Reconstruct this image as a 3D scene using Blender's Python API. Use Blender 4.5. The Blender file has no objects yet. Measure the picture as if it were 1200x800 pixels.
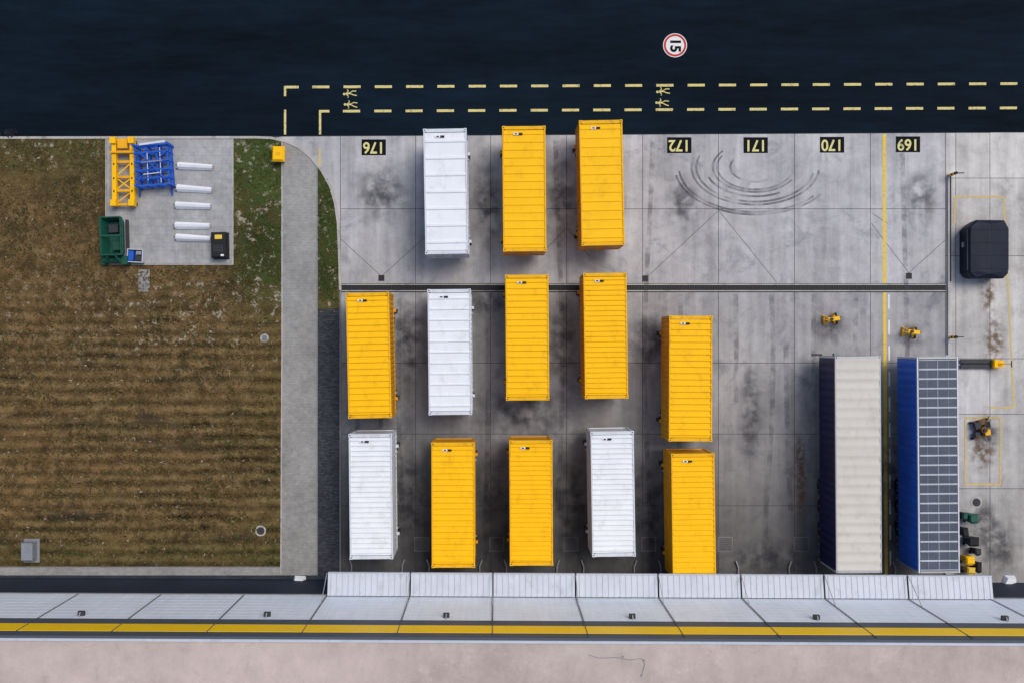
import bpy, math, random
from mathutils import Vector, Matrix
random.seed(7)
S = bpy.context.scene
H = 60.0; F = 1110.0; NX, NY = 580.0, 405.0
def W(px, py, h=0.0):
    k = (H-h)/F
    return ((px-NX)*k, -(py-NY)*k)

# ------------------------------------------------------------ materials
class NT:
    def __init__(s, name):
        s.m = bpy.data.materials.new(name); s.m.use_nodes = True
        s.t = s.m.node_tree; s.n = s.t.nodes; s.l = s.t.links
        s.b = s.n['Principled BSDF']; s.out = s.n['Material Output']
        s.tc = s.n.new('ShaderNodeTexCoord')
        s.vec = s.tc.outputs['Object']
    def add(s, typ, **kw):
        nd = s.n.new(typ)
        for k, v in kw.items(): setattr(nd, k, v)
        return nd
    def put(s, sock, v):
        if isinstance(v, bpy.types.NodeSocket): s.l.new(v, sock)
        else: sock.default_value = v
    def math(s, op, a, b=0.0, c=None, clamp=False):
        nd = s.add('ShaderNodeMath', operation=op); nd.use_clamp = clamp
        s.put(nd.inputs[0], a); s.put(nd.inputs[1], b)
        if c is not None: s.put(nd.inputs[2], c)
        return nd.outputs[0]
    def randvec(s):
        oi = s.add('ShaderNodeObjectInfo')
        k = s.math('MULTIPLY', oi.outputs['Random'], 57.0)
        v = s.add('ShaderNodeVectorMath', operation='ADD')
        s.l.new(s.vec, v.inputs[0]); s.l.new(k, v.inputs[1])
        s.vec = v.outputs[0]
    def noise(s, scale, detail=4, rough=0.6, stretch=None, dist=0.0):
        nd = s.add('ShaderNodeTexNoise'); nd.inputs['Scale'].default_value = scale
        nd.inputs['Detail'].default_value = detail; nd.inputs['Roughness'].default_value = rough
        nd.inputs['Distortion'].default_value = dist
        if stretch:
            mp = s.add('ShaderNodeMapping'); mp.inputs['Scale'].default_value = stretch
            s.l.new(s.vec, mp.inputs['Vector']); s.l.new(mp.outputs[0], nd.inputs['Vector'])
        else: s.l.new(s.vec, nd.inputs['Vector'])
        return nd.outputs['Fac']
    def ramp(s, v, lo, hi, a=0.0, b=1.0):
        nd = s.add('ShaderNodeMapRange'); nd.interpolation_type = 'SMOOTHSTEP'
        s.put(nd.inputs[0], v); nd.inputs[1].default_value = lo; nd.inputs[2].default_value = hi
        nd.inputs[3].default_value = a; nd.inputs[4].default_value = b
        return nd.outputs[0]
    def mix(s, f, a, b):
        nd = s.add('ShaderNodeMix', data_type='RGBA')
        s.put(nd.inputs[0], f)
        for i, v in ((6, a), (7, b)):
            if not isinstance(v, bpy.types.NodeSocket) and len(v) == 3: v = (*v, 1)
            s.put(nd.inputs[i], v)
        return nd.outputs[2]
    def scale(s, col, f):
        nd = s.add('ShaderNodeVectorMath', operation='SCALE')
        if isinstance(col, bpy.types.NodeSocket): s.l.new(col, nd.inputs[0])
        else: nd.inputs[0].default_value = col[:3]
        s.put(nd.inputs['Scale'], f)
        return nd.outputs[0]
    def bump(s, h, strength=0.3, dist=0.02):
        nd = s.add('ShaderNodeBump'); nd.inputs['Strength'].default_value = strength
        nd.inputs['Distance'].default_value = dist
        s.l.new(h, nd.inputs['Height']); s.l.new(nd.outputs[0], s.b.inputs['Normal'])
    def fin(s, col, rough=0.8, spec=0.3, metal=0.0):
        s.put(s.b.inputs['Base Color'], col if isinstance(col, bpy.types.NodeSocket) else (*col, 1))
        s.put(s.b.inputs['Roughness'], rough)
        s.b.inputs['Specular IOR Level'].default_value = spec
        s.b.inputs['Metallic'].default_value = metal
        return s.m

def simple(name, col, rough=0.6, a1=0.12, s1=1.2, a2=0.1, s2=14, spec=0.3, metal=0.0, dirt=None, dirt_amt=0.5, bump=0.0):
    m = NT(name); m.randvec()
    n1 = m.noise(s1, 3); n2 = m.noise(s2, 2)
    f = m.math('MULTIPLY_ADD', m.math('SUBTRACT', n1, 0.5), 4*a1, 1.0)
    f = m.math('MULTIPLY_ADD', m.math('SUBTRACT', n2, 0.5), 4*a2, f)
    c = m.scale(col, f)
    if dirt:
        d = m.ramp(m.noise(1.7, 5, 0.7, (1.0, 0.6, 1)), 0.5, 0.75, 0, dirt_amt)
        c = m.mix(d, c, dirt)
    if bump: m.bump(n2, bump, 0.02)
    return m.fin(c, rough, spec, metal)

M = {}
M['yellow'] = simple('yellow_paint', (0.93, 0.515, 0.004), 0.6, 0.035, 0.9, 0.02, 20, spec=0.2, dirt=(0.50, 0.25, 0.01), dirt_amt=0.35)
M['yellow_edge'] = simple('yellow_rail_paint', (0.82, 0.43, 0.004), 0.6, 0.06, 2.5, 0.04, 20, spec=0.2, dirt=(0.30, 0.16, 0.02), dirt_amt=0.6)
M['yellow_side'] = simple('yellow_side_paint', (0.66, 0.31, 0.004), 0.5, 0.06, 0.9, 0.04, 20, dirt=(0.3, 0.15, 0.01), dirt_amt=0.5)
M['orange'] = simple('orange_yellow_paint', (0.80, 0.40, 0.01), 0.5, 0.08, 2, 0.05, 20, dirt=(0.25, 0.12, 0.03), dirt_amt=0.5)
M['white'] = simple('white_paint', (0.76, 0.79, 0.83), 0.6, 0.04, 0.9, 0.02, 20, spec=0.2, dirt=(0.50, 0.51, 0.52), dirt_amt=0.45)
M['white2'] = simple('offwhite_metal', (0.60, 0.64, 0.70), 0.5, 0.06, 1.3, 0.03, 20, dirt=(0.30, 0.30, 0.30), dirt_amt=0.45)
M['canopy'] = simple('canopy_sheet', (0.52, 0.56, 0.63), 0.5, 0.06, 0.8, 0.03, 12, dirt=(0.32, 0.34, 0.38), dirt_amt=0.5)
M['frame_dark'] = simple('dark_steel', (0.035, 0.038, 0.045), 0.6)
M['steel'] = simple('galvanised_steel', (0.35, 0.36, 0.38), 0.45, metal=0.3)
M['bow'] = simple('pale_roof_bow', (0.42, 0.46, 0.52), 0.5)
M['black'] = simple('black_rubber', (0.012, 0.013, 0.016), 0.7)
M['kerb'] = simple('kerb_concrete', (0.42, 0.41, 0.39), 0.85, 0.14, 1.0, 0.14, 10, dirt=(0.14, 0.13, 0.11), dirt_amt=0.7)
M['kerb_d'] = simple('dark_kerb', (0.22, 0.22, 0.23), 0.85, 0.15, 1.0, 0.12, 10)
M['joint'] = simple('joint_filler', (0.05, 0.05, 0.055), 0.9)
M['joint_l'] = simple('joint_filler_grey', (0.13, 0.13, 0.14), 0.9)
M['green'] = simple('green_paint', (0.010, 0.085, 0.055), 0.45, 0.2, 3, 0.1, 15, dirt=(0.03, 0.05, 0.03), dirt_amt=0.5)
M['blue'] = simple('blue_paint', (0.015, 0.10, 0.52), 0.45, 0.15, 3)
M['blue_t'] = simple('blue_curtain', (0.015, 0.17, 0.78), 0.45, 0.14, 0.9)
M['navy'] = simple('navy_curtain', (0.007, 0.009, 0.070), 0.45, 0.2, 1.5)
M['tarp'] = simple('beige_tarpaulin', (0.56, 0.54, 0.495), 0.6, 0.05, 0.6, 0.03, 9, dirt=(0.38, 0.36, 0.32), dirt_amt=0.45)
M['slate'] = simple('slate_roof_sheet', (0.060, 0.078, 0.115), 0.5, 0.2, 1.2, 0.08, 12)
M['tarp_dark'] = simple('dark_tarpaulin', (0.006, 0.010, 0.026), 0.55, 0.2, 1.2, 0.05, 5, spec=0.2)
M['rust'] = simple('rusty_steel', (0.16, 0.085, 0.03), 0.8, 0.3, 4, 0.2, 20)
M['plinth'] = simple('dark_plinth_panel', (0.012, 0.020, 0.042), 0.6, 0.2, 0.5, 0.05, 8)
M['bandd'] = simple('dark_band', (0.075, 0.09, 0.115), 0.6, 0.06, 0.4)
M['bandy'] = simple('yellow_band', (0.95, 0.60, 0.01), 0.5, 0.04, 0.4)
M['grey_box'] = simple('grey_plastic', (0.22, 0.25, 0.28), 0.6)
M['glass'] = simple('lamp_glass', (0.5, 0.55, 0.6), 0.2)
M['red'] = simple('red_road_paint', (0.50, 0.03, 0.03), 0.7)
M['pwhite'] = simple('white_road_paint', (0.72, 0.72, 0.70), 0.8, 0.08, 1, 0.12, 12)
M['pblack'] = simple('black_road_paint', (0.006, 0.007, 0.011), 0.8, spec=0.1)

def m_paint(name, col, under, wear):
    m = NT(name)
    w = m.ramp(m.noise(5.0, 5, 0.75), 0.62-wear, 0.78-wear*0.5, 0, 0.85)
    c = m.mix(w, col, under)
    return m.fin(c, 0.8, 0.2)
M['dash'] = m_paint('yellow_dash_paint', (0.66, 0.57, 0.23), (0.05, 0.055, 0.05), 0.13)
M['line'] = m_paint('yellow_line_paint', (0.75, 0.53, 0.06), (0.30, 0.27, 0.2), 0.12)
M['line_old'] = m_paint('worn_yellow_paint', (0.62, 0.46, 0.14), (0.36, 0.34, 0.30), 0.18)
M['num'] = m_paint('number_paint', (0.66, 0.62, 0.26), (0.02, 0.02, 0.02), 0.06)

def m_asphalt():
    m = NT('dark_asphalt')
    n1 = m.noise(0.09, 3, 0.6, (0.3, 1.3, 1)); n2 = m.noise(1.1, 5, 0.7, (0.3, 1.8, 1)); n3 = m.noise(26, 2)
    f = m.math('MULTIPLY_ADD', m.math('SUBTRACT', n1, 0.5), 2.8, 1.0)
    f = m.math('MULTIPLY_ADD', m.math('SUBTRACT', n2, 0.5), 1.6, f)
    f = m.math('MULTIPLY_ADD', m.math('SUBTRACT', n3, 0.5), 1.3, f)
    c = m.scale((0.0036, 0.0098, 0.0180), m.math('MAXIMUM', f, 0.2))
    c = m.mix(m.ramp(m.noise(3.5, 4, 0.7), 0.70, 0.76, 0, 0.35), c, (0.05, 0.05, 0.05))
    m.bump(n3, 0.5, 0.01)
    return m.fin(c, 0.85, 0.08)
M['asphalt'] = m_asphalt()

def m_concrete(name, base, dark, stain=0.6):
    m = NT(name)
    at = m.add('ShaderNodeAttribute', attribute_name='tone')
    n1 = m.noise(0.22, 3, 0.62); n2 = m.noise(1.6, 5, 0.75); n3 = m.noise(22, 2, 0.6)
    n4 = m.noise(0.9, 4, 0.6, (1.6, 0.12, 1))      # traffic streaks towards the docks
    f = m.math('MULTIPLY_ADD', m.math('SUBTRACT', n1, 0.5), 1.0, 1.0)
    f = m.math('MULTIPLY_ADD', m.math('SUBTRACT', n2, 0.5), 0.65, f)
    f = m.math('MULTIPLY_ADD', m.math('SUBTRACT', n3, 0.5), 0.45, f)
    f = m.math('MULTIPLY_ADD', m.math('SUBTRACT', n4, 0.5), 0.95, f)
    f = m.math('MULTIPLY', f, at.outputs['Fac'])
    c = m.scale(base, f)
    n5 = m.noise(0.45, 6, 0.70, None, 0.6)
    c = m.mix(m.ramp(n5, 0.50, 0.76, 0, stain), c, m.scale(dark, at.outputs['Fac']))
    c = m.mix(m.ramp(n5, 0.46, 0.30, 0, 0.30), c, m.scale((0.62,0.61,0.59), at.outputs['Fac']))
    c = m.mix(m.ramp(n2, 0.66, 0.72, 0, 0.35), c, m.scale(dark, at.outputs['Fac']))
    m.bump(n3, 0.25, 0.01)
    return m.fin(c, 0.85, 0.2)
M['conc'] = m_concrete('yard_concrete', (0.415, 0.415, 0.43), (0.15, 0.16, 0.185), 0.7)
M['conc_r'] = m_concrete('pavement_concrete', (0.49, 0.48, 0.465), (0.22, 0.20, 0.18), 0.6)

def m_pavers(name, base, mortar, bw, bh, var):
    m = NT(name)
    br = m.add('ShaderNodeTexBrick')
    m.l.new(m.vec, br.inputs['Vector'])
    br.inputs['Scale'].default_value = 1.0
    br.inputs['Brick Width'].default_value = bw; br.inputs['Row Height'].default_value = bh
    br.inputs['Mortar Size'].default_value = 0.010
    br.inputs['Color1'].default_value = (*[x*(1+var) for x in base], 1)
    br.inputs['Color2'].default_value = (*[x*(1-var) for x in base], 1)
    br.inputs['Mortar'].default_value = (*mortar, 1)
    n1 = m.noise(0.35, 4, 0.65); n2 = m.noise(3, 5, 0.7)
    f = m.math('MULTIPLY_ADD', m.math('SUBTRACT', n1, 0.5), 1.0, 1.0)
    f = m.math('MULTIPLY_ADD', m.math('SUBTRACT', n2, 0.5), 0.8, f)
    c = m.scale(br.outputs['Color'], f)
    return m.fin(c, 0.85, 0.2)
M['path'] = m_pavers('path_pavers', (0.29, 0.29, 0.285), (0.22, 0.22, 0.21), 0.2, 0.1, 0.07)
M['pad'] = m_pavers('pad_pavers', (0.34, 0.345, 0.35), (0.25, 0.25, 0.24), 0.5, 0.5, 0.04)
M['dpath'] = m_pavers('dark_brick_paving', (0.052, 0.057, 0.070), (0.02, 0.02, 0.025), 0.2, 0.1, 0.35)
M['gravel'] = simple('dark_gravel', (0.030, 0.036, 0.046), 0.95, 0.3, 1, 0.35, 18)

def m_soil():
    m = NT('dry_grass_ground')
    sx = m.add('ShaderNodeSeparateXYZ'); m.l.new(m.tc.outputs['Object'], sx.inputs[0])
    X, Y = sx.outputs[0], sx.outputs[1]
    n1 = m.noise(0.16, 4, 0.65); n2 = m.noise(1.1, 6, 0.75); n3 = m.noise(9, 4, 0.7); n4 = m.noise(0.8, 4, 0.6, (0.25, 1.6, 1))
    brown = m.mix(m.ramp(n2, 0.35, 0.65), (0.080, 0.054, 0.022), (0.185, 0.125, 0.055))
    brown = m.mix(m.ramp(n1, 0.42, 0.62, 0, 0.55), brown, (0.085, 0.048, 0.020))
    c = m.mix(m.ramp(n4, 0.45, 0.72, 0, 0.55), brown, (0.050, 0.046, 0.018))
    gx = m.math('MULTIPLY', m.ramp(X, -18.0, -15.0, 0, 0.75), m.ramp(Y, 0.0, 6.0, 0.15, 1.0)); gy = m.ramp(Y, 8.0, 13.0, 0, 0.35); gb = m.ramp(Y, -13.9, -10.5, 0.25, 0.0)
    g = m.math('ADD', m.math('ADD', gx, gy), gb)
    g = m.math('MULTIPLY', g, m.ramp(n2, 0.3, 0.6, 0.3, 1.5), clamp=True)
    c = m.mix(g, c, (0.040, 0.060, 0.016))
    # mowing rows
    rw = m.math('SINE', m.math('MULTIPLY_ADD', n1, 8.0, m.math('MULTIPLY', Y, 8.6)))
    rowmask = m.math('MULTIPLY', m.ramp(Y, 4.5, 0.5, 0.03, 0.40), m.ramp(n4, 0.3, 0.65, 0.2, 1.3))
    f = m.math('MULTIPLY_ADD', rw, rowmask, 1.0)
    f = m.math('MULTIPLY_ADD', m.math('SUBTRACT', n3, 0.5), 2.2, f)
    f = m.math('MULTIPLY_ADD', m.math('SUBTRACT', n2, 0.5), 0.9, f)
    f = m.math('MULTIPLY_ADD', m.math('SUBTRACT', n1, 0.5), 2.4, f)
    c = m.scale(c, m.math('MAXIMUM', f, 0.15))
    dk = m.math('MULTIPLY', m.ramp(m.noise(0.35, 4, 0.6, (0.35, 1.5, 1)), 0.58, 0.68, 0, 0.65), m.ramp(Y, -1.0, -3.0))
    c = m.mix(dk, c, (0.022, 0.022, 0.018))
    band = m.math('MULTIPLY', m.ramp(Y, -2.5, 1.2), m.ramp(Y, 6.0, 3.5))
    band = m.math('MULTIPLY', band, m.ramp(X, -28, -20, 0.3, 1.0))
    band = m.math('ADD', band, m.math('ADD', m.ramp(Y, 10.8, 12.5), m.math('MULTIPLY', m.ramp(X, -17.0, -15.8), m.ramp(Y, 3, 7))))
    p = m.math('MULTIPLY', m.ramp(m.noise(1.7, 6, 0.75), 0.55, 0.64), m.math('MINIMUM', m.math('MULTIPLY_ADD', band, 0.9, 0.10), 0.85))
    c = m.mix(p, c, (0.38, 0.34, 0.27))
    m.bump(n3, 0.9, 0.06)
    return m.fin(c, 0.95, 0.1)
M['soil'] = m_soil()
def m_tuft():
    m = NT('grass_blades')
    at = m.add('ShaderNodeAttribute', attribute_name='Col')
    return m.fin(at.outputs['Color'], 0.8, 0.15)
M['tuft'] = m_tuft()
def m_roof():
    m = NT('roof_membrane')
    n1 = m.noise(0.12, 4, 0.65, (0.6, 1.4, 1)); n2 = m.noise(1.1, 6, 0.75, (1, 0.6, 1)); n3 = m.noise(20, 2)
    f = m.math('MULTIPLY_ADD', m.math('SUBTRACT', n1, 0.5), 0.9, 1.0)
    f = m.math('MULTIPLY_ADD', m.math('SUBTRACT', n2, 0.5), 0.55, f)
    f = m.math('MULTIPLY_ADD', m.math('SUBTRACT', n3, 0.5), 0.3, f)
    c = m.scale((0.49, 0.41, 0.37), f)
    c = m.mix(m.ramp(m.noise(0.5, 6, 0.75), 0.52, 0.72, 0, 0.6), c, (0.62, 0.54, 0.50))
    c = m.mix(m.ramp(m.noise(0.9, 5, 0.7, (1, 1, 1), 1.0), 0.56, 0.75, 0, 0.5), c, (0.30, 0.26, 0.25))
    return m.fin(c, 0.8, 0.2)
M['roof'] = m_roof()
def m_wall():
    m = NT('wall_cladding')
    n1 = m.noise(0.4, 4, 0.6); n2 = m.noise(2.0, 4, 0.6, (2.5, 1, 0.15))
    f = m.math('MULTIPLY_ADD', m.math('SUBTRACT', n1, 0.5), 0.3, 1.0)
    f = m.math('MULTIPLY_ADD', m.math('SUBTRACT', n2, 0.5), 0.35, f)
    return m.fin(m.scale((0.73, 0.79, 0.88), f), 0.5, 0.3)
M['wall'] = m_wall()
def m_decal(name, col, strength, rad=True, scale=3.0, lo=0.42, hi=0.62, det=4):
    m = NT(name)
    vm = m.add('ShaderNodeVectorMath', operation='DISTANCE')
    m.l.new(m.tc.outputs['UV'], vm.inputs[0]); vm.inputs[1].default_value = (0.5, 0.5, 0)
    n = m.ramp(m.noise(scale, det, 0.6), lo, hi)
    a = m.math('MULTIPLY', n, strength)
    if rad: a = m.math('MULTIPLY', a, m.ramp(vm.outputs['Value'], 0.5, 0.02))
    tr = m.add('ShaderNodeBsdfTransparent'); mx = m.add('ShaderNodeMixShader')
    m.fin(col, 0.8, 0.2)
    m.put(mx.inputs[0], a); m.l.new(tr.outputs[0], mx.inputs[1]); m.l.new(m.b.outputs[0], mx.inputs[2])
    m.l.new(mx.outputs[0], m.out.inputs[0])
    return m.m
M['oil'] = m_decal('oil_stain', (0.035, 0.038, 0.052), 0.68, scale=1.1, lo=0.32, hi=0.70, det=5)
M['rustst'] = m_decal('rust_stain', (0.17, 0.10, 0.045), 0.8, scale=2.5, lo=0.35, hi=0.65)
M['rubber'] = m_decal('tyre_rubber', (0.09, 0.09, 0.105), 0.34, rad=False, scale=1.2, lo=0.35, hi=0.7)
M['rubber2'] = m_decal('skid_rubber', (0.10, 0.10, 0.115), 0.62, rad=False, scale=0.8, lo=0.32, hi=0.68)

# ------------------------------------------------------------ mesh helpers
class MB:
    def __init__(s): s.v = []; s.f = []; s.mi = []; s.mats = []; s.tone = []
    def _m(s, k):
        if k not in s.mats: s.mats.append(k)
        return s.mats.index(k)
    def face(s, pts, mat, tone=1.0):
        n = len(s.v); s.v += [tuple(p) for p in pts]; s.f.append(tuple(range(n, n+len(pts)))); s.mi.append(s._m(mat)); s.tone.append(tone)
    def hexa(s, p, mat):
        n = len(s.v); s.v += [tuple(q) for q in p]
        for f in ((3,2,1,0),(4,5,6,7),(0,1,5,4),(1,2,6,5),(2,3,7,6),(3,0,4,7)):
            s.f.append(tuple(n+i for i in f)); s.mi.append(s._m(mat)); s.tone.append(1.0)
    def box(s, x0, x1, y0, y1, z0, z1, mat, b=0.0):
        if b > 0:
            s.hexa([(x0,y0,z0),(x1,y0,z0),(x1,y1,z0),(x0,y1,z0),(x0,y0,z1-b),(x1,y0,z1-b),(x1,y1,z1-b),(x0,y1,z1-b)], mat)
            s.hexa([(x0+0.002,y0+0.002,z1-b+0.001),(x1-0.002,y0+0.002,z1-b+0.001),(x1-0.002,y1-0.002,z1-b+0.001),(x0+0.002,y1-0.002,z1-b+0.001),(x0+b,y0+b,z1),(x1-b,y0+b,z1),(x1-b,y1-b,z1),(x0+b,y1-b,z1)], mat)
            return
        s.hexa([(x0,y0,z0),(x1,y0,z0),(x1,y1,z0),(x0,y1,z0),(x0,y0,z1),(x1,y0,z1),(x1,y1,z1),(x0,y1,z1)], mat)
    def bar(s, a, b, w, h, mat):
        a = Vector(a); b = Vector(b); d = (b-a).normalized()
        up = Vector((0,0,1)) if abs(d.z) < 0.9 else Vector((1,0,0))
        r = d.cross(up).normalized()*w/2; u = r.cross(d).normalized()*h/2
        s.hexa([a-r-u, a+r-u, b+r-u, b-r-u, a-r+u, a+r+u, b+r+u, b-r+u], mat)
    def cyl(s, a, b, r, mat, n=14, r2=None):
        a = Vector(a); b = Vector(b); d = (b-a).normalized(); r2 = r if r2 is None else r2
        up = Vector((0,0,1)) if abs(d.z) < 0.9 else Vector((1,0,0))
        e = d.cross(up).normalized(); g = d.cross(e)
        k = len(s.v)
        for i in range(n):
            t = 2*math.pi*i/n; o = e*math.cos(t)+g*math.sin(t)
            s.v.append(tuple(a+o*r)); s.v.append(tuple(b+o*r2))
        for i in range(n):
            j = (i+1) % n
            s.f.append((k+2*i, k+2*j, k+2*j+1, k+2*i+1)); s.mi.append(s._m(mat)); s.tone.append(1)
        s.f.append(tuple(k+2*i for i in range(n))[::-1]); s.mi.append(s._m(mat)); s.tone.append(1)
        s.f.append(tuple(k+2*i+1 for i in range(n))); s.mi.append(s._m(mat)); s.tone.append(1)
    def disc(s, x, y, z, r, mat, n=40, r0=None):
        if r0 is None: s.face([(x+r*math.cos(2*math.pi*i/n), y+r*math.sin(2*math.pi*i/n), z) for i in range(n)], mat)
        else:
            for i in range(n):
                a = 2*math.pi*i/n; b = 2*math.pi*(i+1)/n
                s.face([(x+r0*math.cos(a), y+r0*math.sin(a), z), (x+r*math.cos(a), y+r*math.sin(a), z), (x+r*math.cos(b), y+r*math.sin(b), z), (x+r0*math.cos(b), y+r0*math.sin(b), z)], mat)
    def strip(s, pts, w, z, mat):
        L = []
        for i, p in enumerate(pts):
            a = Vector(pts[max(i-1,0)]); b = Vector(pts[min(i+1,len(pts)-1)])
            d = (b-a).normalized(); n = Vector((-d.y, d.x))*w/2; p = Vector(p)
            L.append((p-n, p+n))
        for i in range(len(L)-1):
            s.face([(*L[i][0], z), (*L[i+1][0], z), (*L[i+1][1], z), (*L[i][1], z)], mat)
    def wallstrip(s, pts, w, z0, z1, mat):
        L = []
        for i, p in enumerate(pts):
            a = Vector(pts[max(i-1,0)]); b = Vector(pts[min(i+1,len(pts)-1)])
            d = (b-a).normalized(); n = Vector((-d.y, d.x))*w/2; p = Vector(p)
            L.append((p-n, p+n))
        for i in range(len(L)-1):
            a0, a1 = L[i]; b0, b1 = L[i+1]
            s.face([(*a0,z1),(*b0,z1),(*b1,z1),(*a1,z1)], mat)
            s.face([(*a0,z0),(*b0,z0),(*b0,z1),(*a0,z1)], mat)
            s.face([(*b1,z0),(*a1,z0),(*a1,z1),(*b1,z1)], mat)
    def obj(s, name, parent=None, smooth=False, bevel=0.0, uv=False, tonef=None):
        me = bpy.data.meshes.new(name); me.from_pydata(s.v, [], s.f)
        for k in s.mats: me.materials.append(M[k])
        me.polygons.foreach_set('material_index', s.mi)
        if smooth: me.polygons.foreach_set('use_smooth', [True]*len(s.f))
        if tonef:   # slab tone with painted building shade: per corner, blends smoothly inside one slab
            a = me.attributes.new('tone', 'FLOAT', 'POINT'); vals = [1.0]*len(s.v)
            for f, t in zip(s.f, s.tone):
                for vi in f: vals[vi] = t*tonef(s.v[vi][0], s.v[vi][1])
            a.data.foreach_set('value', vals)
        if uv:
            u = me.uv_layers.new(name='UVMap'); q = [(0,0),(1,0),(1,1),(0,1)]
            for p in me.polygons:
                for j, li in enumerate(p.loop_indices): u.data[li].uv = q[j % 4]
        me.update()
        o = bpy.data.objects.new(name, me); S.collection.objects.link(o)
        if parent: o.parent = parent
        if bevel:
            b = o.modifiers.new('bevel', 'BEVEL'); b.width = bevel; b.segments = 1; b.limit_method = 'ANGLE'
        return o
def empty(name, x=0, y=0, z=0, rot=0):
    o = bpy.data.objects.new(name, None); S.collection.objects.link(o)
    o.location = (x, y, z); o.rotation_euler = (0, 0, math.radians(rot)); o.empty_display_size = 0.5
    return o
def text(name, body, size, x, y, z, rot, mat, parent=None, bold=0.012, sx=1.0):
    c = bpy.data.curves.new(name, 'FONT'); c.body = body; c.size = size; c.align_x = 'CENTER'; c.align_y = 'CENTER'
    c.offset = bold
    o = bpy.data.objects.new(name+'_tmp', c); S.collection.objects.link(o)
    bpy.context.view_layer.update()
    me = bpy.data.meshes.new_from_object(o.evaluated_get(bpy.context.evaluated_depsgraph_get()))
    bpy.data.objects.remove(o)
    me.materials.clear(); me.materials.append(M[mat])
    n = bpy.data.objects.new(name, me); S.collection.objects.link(n)
    n.location = (x, y, z); n.rotation_euler = (0, 0, math.radians(rot)); n.scale = (sx, 1, 1)
    if parent: n.parent = parent
    return n
def R(px0, py0, px1, py1, z, b, mat, tone=1.0):
    x0, y1 = W(px0, py0); x1, y0 = W(px1, py1)
    b.face([(x0,y0,z),(x1,y0,z),(x1,y1,z),(x0,y1,z)], mat, tone)

def road_y(px): return 161.5 - (px/1200)*6.5

# ------------------------------------------------------------ ground, road, yard
b = MB(); b.face([(-900,-900,0),(900,-900,0),(900,900,0),(-900,900,0)], 'soil'); b.obj('ground')
b = MB()
p0 = W(-3000, road_y(-3000)); p1 = W(4200, road_y(4200))
b.face([(*p0,0.004),(*p1,0.004),(p1[0],60,0.004),(p0[0],60,0.004)], 'asphalt'); b.obj('asphalt_road')

curve_px = [(300,161.5),(318,162.5),(334,166),(350,173),(364,184),(377,200),(387,218),(393,238),(396.5,262),(398,300),(399,340)]
b = MB()
lp = [W(*p) for p in curve_px]
pts = [(*W(300,159.9),0.004)] + [(*p,0.004) for p in lp] + [(*W(399,690),0.004),(*W(2400,690),0.004),(*W(2400,road_y(2400)),0.004)]
b.face(pts, 'joint'); b.obj('yard_base')

def smooth(a, c, t):
    t = max(0.0, min(1.0, (t-a)/(c-a))); return t*t*(3-2*t)
def yard_shade_tone(x, y):      # darker lower slabs; building shade painted in, deepening towards the docks
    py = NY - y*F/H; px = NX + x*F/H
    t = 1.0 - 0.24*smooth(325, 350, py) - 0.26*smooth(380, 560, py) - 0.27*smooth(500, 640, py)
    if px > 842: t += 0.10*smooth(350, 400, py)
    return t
xj = [399, 487, 575, 664, 753, 842, 931, 1020, 1108]
rows = [(None,245),(245,332.5),(342.5,425),(425,508),(508,592),(592,690)]
b = MB(); g = 0.3
for i in range(len(xj)-1):
    for (y0, y1) in rows:
        t = random.uniform(0.93, 1.06)
        xa, xb = xj[i]+g, xj[i+1]-g; n = 3
        for r in range(n):
            def yy(x, k):
                top = road_y(x)+0.8 if y0 is None else y0+g
                return top + (y1-g-top)*k/n
            q = [(xa,yy(xa,r+1)),(xb,yy(xb,r+1)),(xb,yy(xb,r)),(xa,yy(xa,r))]
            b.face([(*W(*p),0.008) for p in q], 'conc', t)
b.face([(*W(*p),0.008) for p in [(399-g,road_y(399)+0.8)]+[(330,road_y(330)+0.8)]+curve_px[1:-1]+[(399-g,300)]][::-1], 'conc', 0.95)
b.obj('concrete_yard', tonef=yard_shade_tone)

b = MB(); xs = [1108, 1120, 1160, 1249, 1338, 1427, 1600, 2400]
ys = [None, 209, 300, 420, 485, 572, 690]
for i in range(len(xs)-1):
    for j in range(len(ys)-1):
        xa, xb = xs[i]+0.3, xs[i+1]-0.3
        ya = road_y((xa+xb)/2)+0.8 if ys[j] is None else ys[j]+0.3
        b.face([(*W(xa,ys[j+1]-0.3),0.008),(*W(xb,ys[j+1]-0.3),0.008),(*W(xb,ya),0.008),(*W(xa,ya),0.008)], 'conc_r', random.uniform(0.94,1.04))
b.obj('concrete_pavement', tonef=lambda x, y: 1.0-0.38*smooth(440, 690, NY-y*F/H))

b = MB()
for a, c in [((757,326),(841,248)),((843,248),(910,331)),((400,281),(447,324)),((447,324),(487,288)),((487,288),(500,276)),
             ((1065,320),(1021,262)),((1065,320),(1107,282)),((640,292),(663,268)),((665,268),(690,300)),((1022,250),(1040,262))]:
    b.strip([W(*a), W(*c)], 0.035, 0.012, 'joint_l')
b.obj('diagonal_joint')

b = MB(); x0, y0 = W(399, 340.5); x1, y1 = W(1108, 334)
b.box(x0, x1, y1-0.01, y1+0.06, 0.0, 0.022, 'kerb'); b.box(x0, x1, y0-0.05, y0+0.01, 0.0, 0.022, 'kerb')
ym = (y0+y1)/2
b.face([(x0,y0+0.01,0.010),(x1,y0+0.01,0.010),(x1,y1-0.01,0.010),(x0,y1-0.01,0.010)], 'black')
xx = x0
while xx < x1:
    b.box(xx, xx+0.05, ym-0.10, ym+0.10, 0.011, 0.018, 'frame_dark'); xx += 0.16
b.obj('drainage_channel')

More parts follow.
